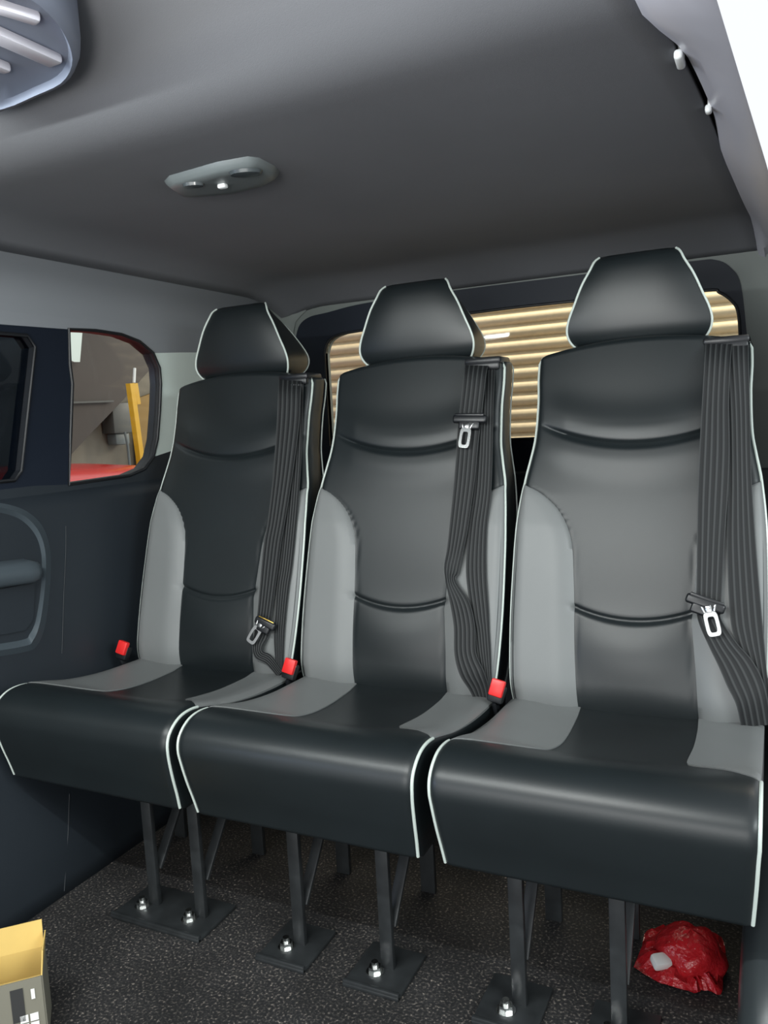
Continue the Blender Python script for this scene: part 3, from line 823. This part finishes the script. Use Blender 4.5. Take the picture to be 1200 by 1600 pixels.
# dark slab with a diagonal lower edge, set off the wall
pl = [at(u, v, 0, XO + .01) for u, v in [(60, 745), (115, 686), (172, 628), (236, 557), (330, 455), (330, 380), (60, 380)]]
v, f = fill(pl, thick=(.10, 0, 0)); o = mesh('trim_10', v, f, MT['dark_slab'], smooth=False); struct(o, 'dark slab with a sloping edge on the workshop wall')
pl = [at(u, v, 0, XO + .14) for u, v in [(100, 505), (126, 505), (121, 566), (112, 566), (100, 560)]]
v, f = fill(pl, thick=(.02, 0, 0)); o = mesh('wall_panel', v, f, MT['pale_trim'], smooth=False); tag(o, 'pale narrow panel at the top of the quarter window view', 'panel')
a, c = at(60, 631, 0, XO + .13), at(176, 627, 0, XO + .13)
o = B().bar(a, c, .012, .02, up=(1, 0, 0)).build('conduit', MT['greybox'], smooth=False); tag(o, 'thin dark horizontal pipe outside the quarter window', 'pipe')
pl = [at(u, v, 0, XO + .02) for u, v in [(208, 624), (270, 602), (270, 760), (214, 760)]]
v, f = fill(pl, thick=(.02, 0, 0)); o = mesh('ochre_board', v, f, MT['ochre'], smooth=False); tag(o, 'ochre yellow board leaning on the workshop wall', 'board')
t = thing('electrical_box', 'grey electrical box on the workshop wall outside the window', 'electrical box', at(190, 650, 0, XO))
og = t.location.copy()
a, c = at(175, 629, 0, XO + .1), at(207, 676, 0, XO + .1); B().box((a+c)/2 - og - Vector((.05, 0, 0)), (.1, abs(a.y-c.y), abs(a.z-c.z)), .008).build('box_body', MT['greybox'], t)
a, c = at(181, 677, 0, XO + .08), at(204, 694, 0, XO + .08); B().box((a+c)/2 - og - Vector((.04, 0, 0)), (.08, abs(a.y-c.y), abs(a.z-c.z)), .012).build('socket', MT['lamp_body'], t)
B().tube(spline([at(195, 675, 0, XO + .12) - og, at(200, 700, 0, XO + .12) - og, at(204, 745, 0, XO + .12) - og], 6), .008).build('cable', MT['lamp_body'], t)
t = thing('yellow_post', 'bright yellow twin steel post standing outside the quarter window', 'post', at(211, 700, 0, XO + .45)); og = t.location.copy()
pa, pb = at(203, 599, 0, XO+.45), at(225, 760, 0, XO+.45); pb = pa + (pb-pa)*((pa.z+.518)/(pa.z-pb.z))
B().bar(pa - og, pb - og, .035, .035, up=(1, 0, 0)).build('post_bar', MT['yellow'], t, smooth=False)
B().bar(at(209.5, 599, 0, XO+.42) - og, at(214.5, 632, 0, XO+.42) - og, .030, .03, up=(1, 0, 0)).build('post_bar', MT['yellow'], t, smooth=False)
B().bar(at(210.5, 575, 0, XO+.44) - og, at(209.5, 598, 0, XO+.44) - og, .012, .012, up=(1, 0, 0)).build('post_rod', MT['white'], t, smooth=False)
# red bonnet
cA, cB = at(60, 735, 0, -2.2), at(245, 731, 0, -2.2)
b = B(); L = []
for i in range(13):
    y = -.9 + 3.0*i/12; zt = cA.z + .01 - .035*max(0, (i-7)/5)**2
    L.append([Vector((x, y, z)) for x, z in ((-2.05, -.4), (-1.95, .3), (-1.97, zt-.30), (-2.02, zt-.14), (-2.10, zt-.04), (-2.22, zt-.0), (-2.6, zt+.02), (-2.6, -.4))])
b.loops(L); o = b.build('red_car', MT['redpaint']); tag(o, 'red bodywork of a vehicle parked outside the left windows', 'car')
# ================================================================== ROLLER SHUTTER BEHIND THE REAR WINDOW
def shutter_mat():
    m = mat('shutter', (.62, .50, .33), .42, vary=(40, .06)); return m
MT['shutter'] = shutter_mat(); MT['shutter_rail'] = mat('shutter_rail', (.3, .27, .22), .5)
YS = 2.45; pit = .060
t = thing('roller_shutter', 'cream ribbed roller shutter seen through the rear window', 'shutter', (0, YS, -.5))
prof = []
zz = 0
while zz < 2.1:
    for dy, dz in ((0, 0), (-.006, .004), (-.016, .014), (-.022, .028), (-.022, .040), (-.016, .053), (-.005, .061), (.004, .064), (.004, .069), (-.002, .072), (.004, .076)):
        prof.append((dy, zz + dz*pit/.078))
    zz += pit
L = [[Vector((x, dy, z)) for dy, z in prof] for x in (-1.55, 1.1)]
b = B(); b.loops(L, closed=False); b.build('curtain', MT['shutter'], t, ang=80)
for x in (-1.55, 1.1): B().box((x, -.02, 1.09), (.08, .10, 2.18), .004).build('guide_rail', MT['shutter_rail'], t, smooth=False)
# ================================================================== RED BAG UNDER THE RIGHT SEAT
t = thing('red_plastic_bag', 'crumpled red plastic bag on the floor under the right seat', 'bag', (.60, .38, 0))
og = t.location.copy()
def blob(cx, cy, cz, rx, ry, rz, nz, seed, flat=0):
    rnd = random.Random(seed); v = []; f = []; NU, NV = 28, 14
    ph = [(rnd.uniform(0, 6), rnd.uniform(1, 4), rnd.uniform(1, 4)) for _ in range(5)]
    for j in range(NV+1):
        th = math.pi*j/NV
        for i in range(NU):
            a = 2*math.pi*i/NU; d = 1 + nz*sum(math.sin(p + q*a*1.0 // 1 * 0 + q*math.cos(a)*2 + r*th*2) for p, q, r in ph)/3
            z = cz + rz*math.cos(th)*d; v.append(Vector((cx + rx*math.sin(th)*math.cos(a)*d, cy + ry*math.sin(th)*math.sin(a)*d, max(z, .002))))
    for j in range(NV):
        for i in range(NU): f.append([j*NU+i, j*NU+(i+1) % NU, (j+1)*NU+(i+1) % NU, (j+1)*NU+i])
    return B().add(v, f)
blob(.012, -.01, .030, .060, .055, .044, .11, 3).build('bag_body', MT['bag'], t, ang=50)
# crumpled flat skirt
v = []; f = []; n = 18; rnd = random.Random(5)
ol = [at(u, vv, 2, .004) - og for u, vv in [(990, 1512), (1003, 1480), (1012, 1455), (1060, 1452), (1120, 1458), (1134, 1490), (1130, 1530), (1126, 1554), (1100, 1548), (1085, 1552), (1040, 1540), (1010, 1524)]]
ol = spline(ol + [ol[0]], 4)[:-1]; cen = sum(ol, Vector())/len(ol); L = []
for s in (1.0, .88, .7, .5, .3):
    L.append([Vector((cen.x + (p.x-cen.x)*s, cen.y + (p.y-cen.y)*s, .003 + (1-s)*.03 + (rnd.random()*.016 if s < 1 else rnd.random()*.004))) for p in ol])
B().loops(L).build('bag_skirt', MT['bag'], t, ang=25)
p = at(1033, 1502, 2, .03) - og
B().box(p, (.034, .026, .02), .006, Matrix.Rotation(.6, 3, 'Z') @ Matrix.Rotation(.4, 3, 'X')).build('bag_print', MT['label_white'], t)
